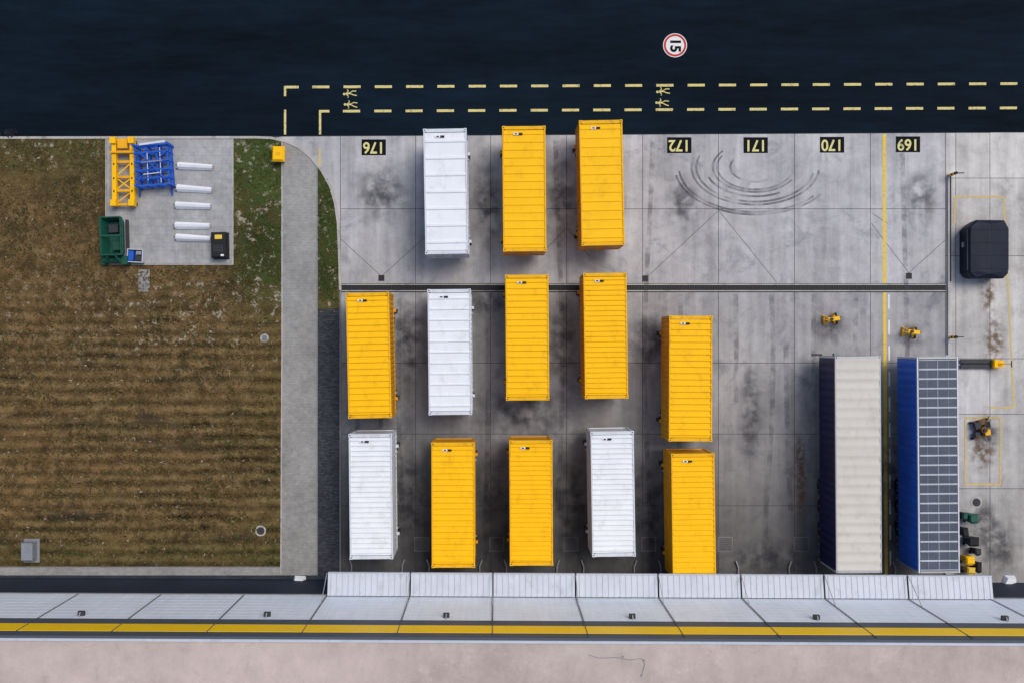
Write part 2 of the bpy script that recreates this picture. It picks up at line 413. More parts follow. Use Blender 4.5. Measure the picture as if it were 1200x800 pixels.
# ------------------------------------------------------------ verge with grass / paths
VZ = 0.10
b = MB()
vp = [W(-1400, road_y(-1400)+1)] + [W(300,161.5)] + lp[1:] + [W(399,676), W(-1400,676)]
b.face([(*p, VZ) for p in vp], 'soil')
verge = b.obj('grass_field')
b = MB()
pp = [(332,165.5),(350,173),(364,184),(372,194),(372,673),(330,673)]
b.face([(*W(*p), VZ+0.004) for p in pp][::-1], 'path'); b.obj('paved_path')
b = MB(); R(372.5,362,398.2,676,VZ+0.004,b,'dpath'); b.obj('dark_brick_path')
b = MB(); R(-1400,664,329.5,673,VZ+0.008,b,'path'); b.obj('side_path')
b = MB(); R(-1400,673.2,399,690,VZ+0.012,b,'gravel'); b.obj('gravel_strip')
b = MB(); R(126,163.2,273,309,VZ+0.004,b,'pad'); b.obj('equipment_pad')
b = MB()
b.wallstrip([W(-1400,road_y(-1400)+0.8), W(0,162.2), W(300,161.8)]+lp[1:], 0.15, 0.0, 0.145, 'kerb')
b.wallstrip([lp[-1], W(399,430), W(399,560), W(399,689)], 0.07, 0.0, 0.135, 'kerb_d')
b.wallstrip([W(331,166), W(331,400), W(329.5,673)], 0.08, 0.08, 0.125, 'kerb')
b.wallstrip([W(372.2,196), W(372.2,430), W(372,673)], 0.06, 0.08, 0.125, 'kerb_d')
b.wallstrip([W(-1400,663.5), W(329,663.5)], 0.07, 0.08, 0.128, 'kerb_d')
b.wallstrip([W(125,163),W(125,309.5)], 0.07, 0.08, 0.122, 'kerb'); b.wallstrip([W(273.5,163),W(273.5,309.5)], 0.07, 0.08, 0.122, 'kerb')
b.wallstrip([W(124,310),W(274,310)], 0.07, 0.08, 0.124, 'kerb')
b.obj('kerb')

from mathutils import noise as mn
def fill_tufts(n):
    v = []; f = []; cols = []
    pal = [(0.12,0.082,0.034),(0.17,0.118,0.052),(0.090,0.062,0.026),(0.070,0.056,0.022),(0.045,0.065,0.016),(0.055,0.080,0.020),(0.30,0.26,0.18)]
    k = 0
    while k < n:
        px = random.uniform(-60, 331); py = random.uniform(164, 662)
        if random.random() < 0.05:
            px = random.uniform(374, 397); py = random.uniform(212, 361)
            if px > 387+ (py-218)*0.12 and py < 262: continue
        elif 122 < px < 276 and py < 312: continue
        if px > 328 and px < 373: continue
        pn = mn.noise(Vector((px/55.0, py/38.0, 3.1))) + 0.5*mn.noise(Vector((px/16.0, py/12.0, 9.7)))
        if pn < -0.12 and random.random() < 0.75: continue      # bare patches
        green = 0.04 + max(0.0, pn)*0.25
        if px > 272 and py < 330: green += 0.5
        if px > 310: green += 0.2
        if py < 200: green += 0.22
        if py > 640: green += 0.25
        if px > 372: green = 0.9
        if py > 340 and random.random() < 0.55:
            py = round(py/13.5)*13.5 + random.gauss(0, 2.2) + 2*math.sin(px*0.03)
        if py > 661 or py < 164: continue
        x, y = W(px, py, 0.1)
        clump = random.randint(3, 5); r = random.random()
        if r < green: c = random.choice(pal[4:6])
        elif r > 0.975: c = pal[6]
        else: c = random.choice(pal[:4])
        s = random.uniform(0.5, 1.3)
        for i in range(clump):
            a = random.uniform(0, 6.283); l = random.uniform(0.06, 0.17)*s; w = random.uniform(0.015, 0.045)*s
            dx, dy = math.cos(a), math.sin(a); j = len(v)
            v += [(x-dy*w, y+dx*w, VZ), (x+dy*w, y-dx*w, VZ), (x+dx*l, y+dy*l, VZ+random.uniform(0.03,0.10)*s)]
            f.append((j, j+1, j+2)); q = random.uniform(0.65, 1.35)*(1.0-0.35*max(-0.5,min(0.6,pn)))
            cols += [(c[0]*q, c[1]*q, c[2]*q, 1)]*3
        k += 1
    me = bpy.data.meshes.new('grass_tufts'); me.from_pydata(v, [], f)
    at = me.color_attributes.new('Col', 'FLOAT_COLOR', 'CORNER')
    at.data.foreach_set('color', [x for c in cols for x in c])
    me.materials.append(M['tuft'])
    o = bpy.data.objects.new('grass_tufts', me); S.collection.objects.link(o)
fill_tufts(15000)

# ------------------------------------------------------------ markings
b = MB(); z = 0.009
def yl(px, base): return base - (px-333)/867*4.2
def dash(b, xa, xb, base, w=3.0):
    q = [(xa,yl(xa,base)+w/2),(xb,yl(xb,base)+w/2),(xb,yl(xb,base)-w/2),(xa,yl(xa,base)-w/2)]
    b.face([(*W(*p), z) for p in q], 'dash')
dash(b, 333, 350, 102.5)
k = 366
while k < 1700: dash(b, k, k+20, 102.5); k += 36.65
dash(b, 374, 386, 131)
k = 402
while k < 1700: dash(b, k, k+20, 131); k += 36.65
R(332.8,101,335.4,113,z+0.002,b,'dash'); R(332.8,129,335.4,158,z,b,'dash'); R(373.8,130,376.4,158,z+0.002,b,'dash')
b.obj('dashed_road_marking')
b = MB(); R(373.6,175,375.8,197,0.016,b,'line_old'); b.obj('short_road_marking')
def pedestrian(px, py, rot):
    o = empty('pedestrian_marking', *W(px, py), 0.0, rot)
    b = MB(); zz = 0.014
    b.disc(0, 0.36, zz, 0.08, 'dash', 14)
    b.strip([(0,0.28),(0.02,0.0)], 0.11, zz+0.001, 'dash')
    b.strip([(0.02,0.03),(-0.10,-0.2),(-0.16,-0.42)], 0.06, zz+0.002, 'dash')
    b.strip([(0.02,0.03),(0.14,-0.18),(0.12,-0.42)], 0.06, zz+0.003, 'dash')
    b.strip([(0,0.24),(-0.18,0.10),(-0.26,0.16)], 0.055, zz+0.004, 'dash')
    b.strip([(0,0.24),(0.17,0.08),(0.27,0.14)], 0.055, zz+0.005, 'dash')
    b.obj('figure', o)
for px, py, r in [(410,110,95),(411,123,88),(777,107.5,95),(776,121,88)]: pedestrian(px, py, r)

x, y = W(791, 53.5); o = empty('speed_limit_marking', x, y, 0)
b = MB(); b.disc(0,0,0.010,0.60,'pwhite'); b.disc(0,0,0.014,0.71,'red',48,0.58); b.disc(0,0,0.0095,0.76,'pwhite',48,0.70); b.obj('disc', o)
text('digits', '15', 0.90, 0, 0.0, 0.018, -90, 'pblack', o, 0.035)
for px, py, t in [(438,173,'176'),(796,170.5,'172'),(885.5,170.5,'171'),(975,170,'170'),(1064,169.5,'169')]:
    x, y = W(px, py); o = empty('bay_number_marking', x, y, 0)
    b = MB(); b.box(-0.77,0.77,-0.50,0.50,0.009,0.013,'pblack'); b.obj('panel', o)
    text('digits', t, 1.0, 0, 0.0, 0.017, 180, 'num', o, 0.018, 0.92)
b = MB()
b.strip([W(1036.2,157.5), W(1036.5,332)], 0.20, 0.013, 'line'); b.strip([W(1036.5,343), W(1038.5,676)], 0.20, 0.013, 'line')
b.obj('yellow_lane_line')
b = MB(); k = 345
while k < 665: b.strip([W(1041.5+(k-345)*0.006,k), W(1041.6+(k-345)*0.006,k+17)], 0.10, 0.013, 'pwhite'); k += 30
b.obj('white_dashed_line')
b = MB()
for i, s in enumerate([((1119,231),(1176,231)),((1176,231),(1188,477)),((1188,477),(1157,477)),((1119,231),(1119,262)),
          ((1131,489),(1172,489)),((1172,489),(1172,567)),((1172,567),(1131,567)),((1131,567),(1131,489))]):
    b.strip([W(*s[0]), W(*s[1])], 0.11, 0.013+0.0012*i, 'line_old')
b.obj('yellow_box_marking')

b = MB()
cx, cy = W(885, 196)
for i, (r, a0, a1) in enumerate([(1.5,150,300),(2.3,150,340),(2.55,140,330),(3.55,160,350),(3.85,165,355),(4.6,185,320),(4.85,190,325),(3.0,200,300)]):
    pts = [(cx+r*1.05*math.cos(math.radians(a)), cy+r*0.62*math.sin(math.radians(a))) for a in range(a0, a1+1, 5)]
    b.strip(pts, 0.13, 0.020+0.001*i, 'rubber2')
for i, (x0, bend) in enumerate([(420,2),(444,-3),(470,3),(570,-2),(655,-4),(760,5),(795,-3),(860,-3),(900,-6),(925,4),(955,2),(1005,3),(1060,-3)]):
    y0 = random.choice([165, 345, 350, 400]); y1 = random.choice([480, 600, 660])
    pts = [W(x0+bend*math.sin((y/90.0)), y) for y in range(y0, y1, 18)]
    b.strip(pts, 0.30, 0.029+0.0006*i, 'rubber')
b.obj('tyre_marks', uv=True)
b = MB()
def decal(px, py, w, h, mat, i):
    x, y = W(px, py); zz = 0.040+0.0008*i
    b.face([(x-w/2,y-h/2,zz),(x+w/2,y-h/2,zz),(x+w/2,y+h/2,zz),(x-w/2,y+h/2,zz)], mat)
dl = [(448,228,5,5,'oil'),(612,482,9,4,'oil'),(575,352,6,3,'oil'),(482,580,4,10,'oil'),(577,590,4,10,'oil'),(668,590,4,10,'oil'),(762,600,4,9,'oil'),(760,400,4,6,'oil'),
      (900,655,9,3,'oil'),(938,570,1.2,5.5,'rustst'),(938,530,0.9,3,'rustst'),(1158,345,1.3,3.5,'rustst'),(1152,525,2.4,4,'rustst'),(1150,610,3,4,'oil'),(572,240,3,8,'oil'),(658,230,3,8,'oil'),
      (480,400,3,9,'oil'),(660,400,3,9,'oil'),(1044,560,2.5,14,'oil'),(1155,505,3,3,'oil'),(1170,640,4,5,'oil'),(974,385,3,3,'oil'),(1068,395,2.5,2.5,'oil'),(880,480,2,9,'oil'),(1165,400,2,5,'rustst'),(1080,230,3,5,'oil'),(800,240,3,5,'oil')]
for i, d in enumerate(dl): decal(*d, i)
b.obj('oil_stains', uv=True)

# ------------------------------------------------------------ covers
def manhole(px, py, r, mat='steel'):
    x, y = W(px, py); zb = VZ if px < 370 else 0.008
    o = empty('manhole_cover', x, y, zb); b = MB()
    b.cyl((0,0,0),(0,0,0.03), r, 'kerb', 28); b.cyl((0,0,0.031),(0,0,0.036), r*0.72, 'frame_dark' if mat=='d' else 'steel', 28)
    for k in range(-2,3): b.box(-r*0.5, r*0.5, k*r*0.22-0.015, k*r*0.22+0.015, 0.037, 0.042, 'frame_dark')
    b.obj('lid', o)
manhole(306,621,0.34,'d'); manhole(310.5,396,0.27); manhole(1144,588,0.36,'d')
def drain_grate(px, py, s, mat):
    x, y = W(px, py); o = empty('drain_cover', x, y, 0.012); b = MB(); e = 0.03
    for (x0,x1,y0,y1) in [(-s,s,-s,-s+e),(-s,s,s-e,s),(-s,-s+e,-s+e,s-e),(s-e,s,-s+e,s-e)]: b.box(x0,x1,y0,y1,0,0.012,'kerb_d' if mat=='l' else 'frame_dark')
    b.box(-s+e,s-e,-s+e,s-e,0,0.006, 'joint_l' if mat=='l' else 'black')
    for k in range(-3,4): b.box(-s*0.8, s*0.8, k*s*0.24-0.01, k*s*0.24+0.01, 0.007, 0.011, 'frame_dark')
    b.obj('grate', o)
for px in (494,582,669,760,850,939): drain_grate(px, 637, 0.46, 'l')
for px, py in ((447,326),(756,326.5),(1065,323.5)): drain_grate(px, py, 0.19, 'd')

# ------------------------------------------------------------ swap body containers
TOP = 3.85
def container(px, py_top, color, pitch, rot, ribw=0.5, amp=0.035, length=7.42):
    pyc = py_top + length/2*F/(H-TOP)
    x, y = W(px, pyc, TOP)
    o = empty('swap_body_container', x, y, 0, rot)
    w = 2.56/2; l = length/2; z0 = 1.12; z1 = TOP
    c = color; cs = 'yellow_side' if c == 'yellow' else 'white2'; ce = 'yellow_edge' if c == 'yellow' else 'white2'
    b = MB(); n = int((2*l-0.44)/pitch); pt = (2*l-0.44)/n; xs = w-0.09; zr = z1-0.085
    prof = []
    for i in range(n):
        ya = -l+0.22+i*pt; r = pt*ribw; e = min(0.05, r*0.3)
        prof += [(ya, zr), (ya+(pt-r)*0.5, zr), (ya+(pt-r)*0.5+e, zr+amp), (ya+(pt-r)*0.5+r-e, zr+amp), (ya+(pt-r)*0.5+r, zr)]
    prof.append((l-0.22, zr))
    for (ya, za), (yb, zb) in zip(prof, prof[1:]):
        if yb-ya < 1e-5: continue
        b.face([(-xs,ya,za),(xs,ya,za),(xs,yb,zb),(-xs,yb,zb)], c)
        b.face([(-xs,yb,zb),(-xs,yb,zr-0.03),(-xs,ya,zr-0.03),(-xs,ya,za)], c)
        b.face([(xs,ya,za),(xs,ya,zr-0.03),(xs,yb,zr-0.03),(xs,yb,zb)], c)
    b.obj('corrugated_roof', o)
    b = MB()
    for sx in (-1,1):
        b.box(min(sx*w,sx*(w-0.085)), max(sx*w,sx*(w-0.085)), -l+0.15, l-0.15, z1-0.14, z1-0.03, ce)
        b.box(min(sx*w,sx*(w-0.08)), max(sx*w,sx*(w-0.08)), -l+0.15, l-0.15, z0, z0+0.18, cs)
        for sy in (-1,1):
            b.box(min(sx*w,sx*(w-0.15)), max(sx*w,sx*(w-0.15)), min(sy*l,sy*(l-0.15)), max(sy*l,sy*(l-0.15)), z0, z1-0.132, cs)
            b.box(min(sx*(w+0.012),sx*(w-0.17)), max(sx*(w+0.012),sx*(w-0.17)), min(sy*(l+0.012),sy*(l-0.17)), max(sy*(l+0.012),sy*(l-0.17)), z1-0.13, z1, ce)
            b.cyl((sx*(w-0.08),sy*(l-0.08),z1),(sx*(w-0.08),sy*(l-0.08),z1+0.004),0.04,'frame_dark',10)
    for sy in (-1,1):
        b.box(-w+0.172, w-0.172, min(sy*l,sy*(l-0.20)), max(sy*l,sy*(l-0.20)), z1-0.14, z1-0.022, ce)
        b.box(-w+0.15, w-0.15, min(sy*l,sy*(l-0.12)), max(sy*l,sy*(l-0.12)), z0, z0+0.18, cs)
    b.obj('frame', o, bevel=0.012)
    b = MB(); n = 24; pt = (2*l-0.3)/n
    for sx in (-1,1):
        for i in range(n):
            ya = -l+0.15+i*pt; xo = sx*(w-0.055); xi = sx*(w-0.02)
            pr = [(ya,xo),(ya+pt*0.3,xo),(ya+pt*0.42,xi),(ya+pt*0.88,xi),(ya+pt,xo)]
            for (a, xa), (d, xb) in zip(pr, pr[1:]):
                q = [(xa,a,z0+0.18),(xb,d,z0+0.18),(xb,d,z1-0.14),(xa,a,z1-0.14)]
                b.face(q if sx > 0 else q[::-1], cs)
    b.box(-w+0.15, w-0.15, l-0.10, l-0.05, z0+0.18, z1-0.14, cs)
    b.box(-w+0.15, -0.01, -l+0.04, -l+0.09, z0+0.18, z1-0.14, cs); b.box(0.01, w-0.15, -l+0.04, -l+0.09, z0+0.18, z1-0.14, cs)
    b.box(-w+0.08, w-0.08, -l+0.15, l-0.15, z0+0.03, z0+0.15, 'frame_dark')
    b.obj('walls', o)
    b = MB()
    for xx in (-0.75,-0.3,0.3,0.75): b.cyl((xx,-l+0.02,z0+0.2),(xx,-l+0.02,z1-0.18),0.02,'steel',8)
    for xx in (-0.75,0.3): b.bar((xx,-l+0.0,2.2),(xx+0.35,-l+0.0,2.2),0.03,0.05,'steel')
    b.obj('door_lock_bars', o)
    b = MB()
    for sx in (-1,1):
        for yy in (-l+1.0, l-1.0):
            xl = sx*(w-0.02)
            b.box(xl-0.06, xl+0.06, yy-0.06, yy+0.06, 0.02, z0+0.02, 'frame_dark')
            b.box(xl-0.13, xl+0.13, yy-0.13, yy+0.13, 0.008, 0.04, 'frame_dark')
            s = 1 if yy < 0 else -1
            b.bar((xl, yy, 0.35), (xl, yy+s*0.85, z0), 0.05, 0.05, 'frame_dark')
            b.box(min(sx*w,sx*(w+0.13)), max(sx*w,sx*(w+0.13)), yy-0.09, yy+0.09, z0+0.02, z0+0.16, cs)
            b.box(min(sx*w,sx*(w+0.07)), max(sx*w,sx*(w+0.07)), yy+s*0.35-0.04, yy+s*0.35+0.04, z0-0.1, z0+0.1, 'steel')
    for yy in (-2.2,0,2.2): b.box(-w+0.1, w-0.1, yy-0.06, yy+0.06, z0-0.10, z0+0.025, 'frame_dark')
    b.box(-0.55,-0.45,-l+0.1,l-0.1,z0-0.2,z0-0.101,'frame_dark'); b.box(0.45,0.55,-l+0.1,l-0.1,z0-0.2,z0-0.101,'frame_dark')
    b.obj('support_legs', o)
    b = MB(); lx = -0.32 + random.uniform(-0.04,0.04); ly = l-0.46
    b.box(lx-0.27, lx+0.02, ly-0.06, ly+0.06, z1-0.06, z1-0.006, 'white'); b.box(lx+0.022, lx+0.27, ly-0.06, ly+0.06, z1-0.06, z1-0.004, 'black'); b.box(lx-0.20, lx-0.05, ly-0.035, ly+0.04, z1-0.0055, z1-0.002, 'navy')
    b.obj('roof_label', o)
    return o
container(522.5,151,'white',0.90,1.0,0.22,0.065)
container(614.5,148,'yellow',0.46,0.5,0.25,0.04)
container(705.5,141,'yellow',0.50,1.2,0.25,0.04)
container(432,343,'yellow',0.36,1.2,0.5,0.06)
container(527,339,'white',0.62,0.6,0.25,0.06)
container(618,322,'yellow',0.36,0.4,0.5,0.055)
container(710,320,'yellow',0.30,0.8,0.5,0.06)
container(809.5,370,'yellow',0.36,-0.2,0.5,0.06)
container(434.5,508,'white',0.30,0.6,0.5,0.06)
container(531,518,'yellow',0.34,0.2,0.5,0.06)
container(622.5,515.5,'yellow',0.27,0.3,0.5,0.06)
container(718.5,505,'white',0.30,0.9,0.5,0.06)
container(813,531,'yellow',0.31,0.8,0.5,0.06)

# ------------------------------------------------------------ semi trailers
def trailer(px_l, px_r, py0, py1, rot, kind):
    T = 4.0
    x0, y1 = W(px_l, py0, T); x1, y0 = W(px_r, py1, T)
    w = (x1-x0)/2; l = (y1-y0)/2
    o = empty('semi_trailer', (x0+x1)/2, (y0+y1)/2, 0, rot)
    cur = 'navy' if kind == 'beige' else 'blue_t'
    b = MB(); z0 = 1.25
    n = 26; pt = (2*l-0.24)/n
    for sx in (-1,1):
        for i in range(n):
            ya = -l+0.12+i*pt; xo = sx*(w-0.01); xi = sx*(w-0.045)
            pr = [(ya,xi),(ya+pt*0.5,xo),(ya+pt,xi)]
            for (a, xa), (d, xb) in zip(pr, pr[1:]):
                q = [(xa,a,z0-0.12),(xb,d,z0-0.12),(xb,d,T-0.16),(xa,a,T-0.16)]
                b.face(q if sx > 0 else q[::-1], cur)
            b.box(min(sx*w,sx*(w+0.012)), max(sx*w,sx*(w+0.012)), ya-0.02, ya+0.02, z0-0.25, T-0.2, cur)
            b.box(min(sx*w,sx*(w+0.02)), max(sx*w,sx*(w+0.02)), ya-0.03, ya+0.03, z0-0.28, z0-0.18, 'steel')
    b.obj('side_curtains', o)
    b = MB()
    for sy, m in ((1,'white2' if kind!='beige' else 'navy'),(-1,'white2')):
        b.box(-w+0.1, w-0.1, min(sy*l,sy*(l-0.08)), max(sy*l,sy*(l-0.08)), z0, T-0.15, m)
    for sx in (-1,1):
        b.box(min(sx*w,sx*(w-0.07)), max(sx*w,sx*(w-0.07)), -l, l, T-0.16, T-0.03, 'white2' if kind!='beige' else 'steel')
        for sy in (-1,1): b.box(min(sx*w,sx*(w-0.1)), max(sx*w,sx*(w-0.1)), min(sy*l,sy*(l-0.118)), max(sy*l,sy*(l-0.118)), z0-0.05, T-0.161, 'white2')
    for xx in (-0.8,-0.3,0.3,0.8): b.cyl((xx,-l-0.02,z0+0.1),(xx,-l-0.02,T-0.2),0.02,'steel',8)
    b.box(-w+0.1, w-0.1, l-0.16, l, T-0.15, T-0.02, 'steel' ); b.box(-w+0.1, w-0.1, -l, -l+0.16, T-0.15, T-0.02, 'steel')
    if kind == 'beige':
        b.box(-w-0.5, -w+0.1, l+0.001, l+0.12, 1.3, 1.5, 'frame_dark'); b.box(-0.8,-0.5,l+0.001,l+0.15,2.0,2.3,'grey_box')
    b.obj('body_frame', o)
    b = MB(); n = 22; pt = (2*l-0.32)/n
    if kind == 'beige':
        for i in range(n):
            ya = -l+0.16+i*pt; sag = random.uniform(0.012, 0.04)
            for (a, za), (d, zb) in zip([(0,0.0),(0.4,-sag),(0.6,-sag),(0.92,0.0)],[(0.4,-sag),(0.6,-sag),(0.92,0.0),(1,0.0)]):
                b.face([(-w+0.06,ya+a*pt,T-0.02+za),(w-0.06,ya+a*pt,T-0.02+za),(w-0.06,ya+d*pt,T-0.02+zb),(-w+0.06,ya+d*pt,T-0.02+zb)], 'tarp')
    else:
        b.face([(-w+0.07,-l+0.16,T-0.05),(w-0.07,-l+0.16,T-0.05),(w-0.07,l-0.16,T-0.05),(-w+0.07,l-0.16,T-0.05)], 'slate')
        for i in range(n+1):
            ya = -l+0.16+i*pt
            b.box(-w+0.10, w-0.10, ya-0.045, ya+0.045, T-0.06, T-0.02, 'bow')
        b.box(-0.03, 0.03, -l+0.17, l-0.17, T-0.055, T-0.0355, 'grey_box')
        for xx in (-w*0.52, w*0.52): b.box(xx-0.012, xx+0.012, -l+0.17, l-0.17, T-0.055, T-0.036, 'grey_box')
    b.obj('roof', o)
    b = MB()
    for xx in (-0.45,0.45): b.box(xx-0.07, xx+0.07, -l+0.1, l-0.3, 0.85, 1.12, 'frame_dark')
    b.box(-w+0.06, w-0.06, -l+0.02, l-0.02, 1.125, 1.24, 'frame_dark')
    b.box(-w+0.1, w-0.1, -l-0.02, -l+0.08, 0.45, 0.6, 'steel')
    for xx in (-0.8,0.8):
        b.box(xx-0.06, xx+0.06, l-2.9, l-2.78, 0.05, 1.12, 'steel'); b.box(xx-0.15, xx+0.15, l-3.0, l-2.7, 0.01, 0.05, 'steel')
    b.obj('chassis', o)
    b = MB()
    for ay in (-l+2.0, -l+3.3, -l+4.6):
        for sx in (-1,1):
            xa, xb = sorted((sx*(w-0.24), sx*(w-0.56)))
            b.cyl((xa,ay,0.52),(xb,ay,0.52),0.51,'black',24); b.cyl((xa-0.01,ay,0.52),(xb+0.01,ay,0.52),0.27,'frame_dark',16)
        b.cyl((-w+0.6,ay,0.52),(w-0.6,ay,0.52),0.07,'frame_dark',10)
    b.obj('wheels', o)
trailer(979.5, 1033, 417, 671, 0.35, 'beige')
trailer(1076, 1124, 418, 671, 0.5, 'slate')

# ------------------------------------------------------------ warehouse building
B = empty('warehouse_building', 0, -14.8, 0, -0.3)
WX0, WX1 = -90, 110; HT = 12.1
b = MB()
b.box(WX0, WX1, -60, 0, 0, 3.9, 'plinth')
b.face([(WX0,0,3.9),(WX1,0,3.9),(WX1,0,8.9),(WX0,0,8.9)][::-1], 'wall')
b.face([(WX0,0,8.9),(WX1,0,8.9),(WX1,0,9.9),(WX0,0,9.9)][::-1], 'bandd')
b.face([(WX0,0.02,9.9),(WX1,0.02,9.9),(WX1,0.02,11.15),(WX0,0.02,11.15)][::-1], 'bandy')
b.face([(WX0,0,9.9),(WX1,0,9.9),(WX1,0.02,9.9),(WX0,0.02,9.9)], 'bandy')
b.face([(WX0,0,11.15),(WX1,0,11.15),(WX1,0.02,11.15),(WX0,0.02,11.15)], 'bandy')
b.face([(WX0,0,11.15),(WX1,0,11.15),(WX1,0,HT),(WX0,0,HT)][::-1], 'bandd')
for X, s in ((WX0,1),(WX1,-1)):
    b.face([(X,0,3.9),(X,-60,3.9),(X,-60,HT),(X,0,HT)][::s], 'wall')
b.face([(WX0,-60,3.9),(WX1,-60,3.9),(WX1,-60,HT),(WX0,-60,HT)], 'wall')
b.obj('walls', B)
b = MB()
b.face([(WX0,-60,HT-0.12),(WX1,-60,HT-0.12),(WX1,-0.2,HT-0.12),(WX0,-0.2,HT-0.12)], 'roof')
b.obj('roof', B)
b = MB(); b.box(WX0, WX1, -0.08, 0.05, HT-0.2, HT+0.0, 'bandd'); b.box(WX0, WX1, -0.24, -0.081, HT-0.16, HT-0.05, 'canopy'); b.obj('parapet', B)
b = MB(); x = W(577, 744, 11.9)[0]; xsj = [x + 4.9*i for i in range(-18, 22)]
for xx in xsj:
    b.box(xx-0.05, xx+0.05, 0.0, 0.035, 3.9, 8.9, 'steel'); b.box(xx-0.02, xx+0.02, 0.0, 0.04, 8.9, HT-0.2, 'bandd')
    b.box(xx-0.012, xx+0.012, 0.036, 0.04, 3.9, 8.9, 'frame_dark')
b.box(WX0, WX1, 0.0, 0.06, 3.86, 3.98, 'kerb_d')
zz = 4.6
while zz < 8.8: b.box(WX0, WX1, 0.0, 0.008, zz-0.012, zz+0.012, 'canopy'); zz += 0.6
b.obj('panel_joints', B)
b = MB()
for px in (95, 313, 523, 741, 957, 1178):
    xx = W(px, 726, 8.4)[0]
    b.box(xx-0.17, xx+0.17, 0, 0.24, 8.25, 8.45, 'frame_dark'); b.box(xx-0.14, xx+0.14, 0.05, 0.22, 8.2, 8.249, 'glass'); b.bar((xx,0,8.7),(xx,0.22,8.5),0.05,0.05,'steel')
b.obj('wall_lamps', B)
seams = [383,480.5,577.5,674.5,771.5,868.5,966,1064,1164]
b = MB(); bs = MB()
for a, c in zip(seams, seams[1:]):
    xa = W(a, 690, 4.1)[0]+0.05; xb = W(c, 690, 4.1)[0]-0.05
    n = 14; pt = (xb-xa)/n
    for i in range(n):
        q = xa+i*pt; zf, zk = 3.98, 4.22
        pr = [(q,0.0),(q+pt*0.45,0.0),(q+pt*0.55,0.035),(q+pt*0.9,0.035),(q+pt,0.0)]
        for (u, du), (v_, dv) in zip(pr, pr[1:]):
            b.face([(u,1.32,zf+du),(u,0.06,zk+du),(v_,0.06,zk+dv),(v_,1.32,zf+dv)][::-1], 'canopy')
    bs.box(xa, xb, 1.33, 1.38, 3.84, 4.05, 'canopy'); bs.box(xa, xa+0.05, 0.07, 1.329, 3.9, 3.96, 'steel'); bs.box(xb-0.05, xb, 0.07, 1.329, 3.9, 3.96, 'steel')
    bs.bar((xa-0.05,0.03,6.0),(xa-0.05,1.36,4.12),0.035,0.035,'steel')
    xm = (xa+xb)/2
    bs.box(xm-1.4, xm+1.4, 0.0, 0.06, 1.15, 3.75, 'white2')
    for k in range(1,5): bs.box(xm-1.4, xm+1.4, 0.061, 0.075, 1.15+k*0.52, 1.17+k*0.52, 'steel')
    for s in (-1,1):
        bs.box(xm+s*1.15-0.12, xm+s*1.15+0.12, 0, 0.22, 0.7, 1.1, 'black')
        bs.box(xm+s*1.62-0.2, xm+s*1.62+0.2, 0, 0.45, 1.1, 3.8, 'black')
        bs.cyl((xm+s*1.6,0.1,0.14),(xm+s*1.6,0.9,0.14),0.05,'steel',10); bs.cyl((xm+s*1.6,0.9,0.14),(xm+s*1.75,1.3,0.14),0.05,'steel',10)
b.obj('dock_canopies', B); bs.obj('dock_fittings', B)
b = MB()
cp = [(690,766),(702,770),(722,769),(738,772),(752,770),(756,776),(752,790)]
cw = [W(*p, 12.0) for p in cp]
for (ax,ay),(dx,dy) in zip(cw, cw[1:]): b.bar((ax,ay+14.8,11.995),(dx,dy+14.8,11.995),0.025,0.02,'grey_box')
for p in ((730,768),(755,772),(752,790)):
    x, y = W(*p, 12.0); b.box(x-0.045, x+0.045, y+14.8-0.03, y+14.8+0.03, 11.98, 12.03, 'grey_box')
b.obj('roof_cables', B)

# ------------------------------------------------------------ pad equipment
def at(name, px, py, h=0.0, rot=0.0, z=VZ+0.004):
    x, y = W(px, py, h); return empty(name, x, y, z, rot)
o = at('lifting_frame', 144, 201.5, 0.8, 0.5); b = MB()
for xx in (-0.58, 0.55):
    b.box(xx-0.12, xx+0.12, -2.15, 2.15, 0.25, 0.62, 'yellow')
    b.box(xx-0.14, xx+0.14, -2.15, 2.15, 0.62, 0.66, 'yellow')
for i, yy in enumerate((-2.02,-1.15,-0.3,0.65,1.3,2.02)):
    b.box(-0.44, 0.41, yy-0.08, yy+0.08, 0.35, 0.55, 'orange')
b.bar((-0.44,-1.05,0.5),(0.41,-0.4,0.5),0.07,0.07,'yellow'); b.bar((0.41,-1.05,0.45),(-0.44,-0.4,0.45),0.07,0.07,'yellow')
b.bar((-0.44,-0.2,0.5),(0.41,0.55,0.5),0.07,0.07,'yellow'); b.bar((-0.44,-1.9,0.48),(0.41,-1.25,0.48),0.06,0.06,'yellow')
for xx in (-0.58,0.55):
    for yy in (-1.95,1.95): b.box(xx-0.18, xx+0.18, yy-0.2, yy+0.2, 0.661, 0.86, 'yellow'); b.box(xx-0.1,xx+0.1,yy-0.1,yy+0.1,0.0,0.25,'frame_dark')
    for yy in (-1.2,-0.4,0.5,1.2): b.box(xx-0.04,xx+0.04,yy-0.06,yy+0.06,0.661,0.70,'frame_dark')
b.cyl((-0.8,1.2,0.75),(0.75,1.2,0.75),0.07,'orange',10); b.box(-0.3,0.3,1.45,1.9,0.551,0.80,'orange')
b.obj('beams', o, bevel=0.01)
o = at('blue_steel_rack', 179.5, 195, 0.9, 4); b = MB()
for zz, dx in ((0.12,0.0),(0.5,0.04),(0.88,-0.03)):
    for xx in (-1.0,-0.33,0.33,1.0): b.bar((xx+dx,-1.25,zz),(xx+dx,1.4,zz),0.10,0.09,'blue')
    for yy in (-1.2,-0.75,-0.25,0.3,0.85,1.3): b.bar((-1.1+dx,yy,zz+0.10),(1.1+dx,yy,zz+0.10),0.08,0.08,'blue')
for xx in (-1.05,1.05):
    for yy in (-1.2,1.3): b.box(xx-0.07, xx+0.07, yy-0.07, yy+0.07, 0, 1.25, 'blue')
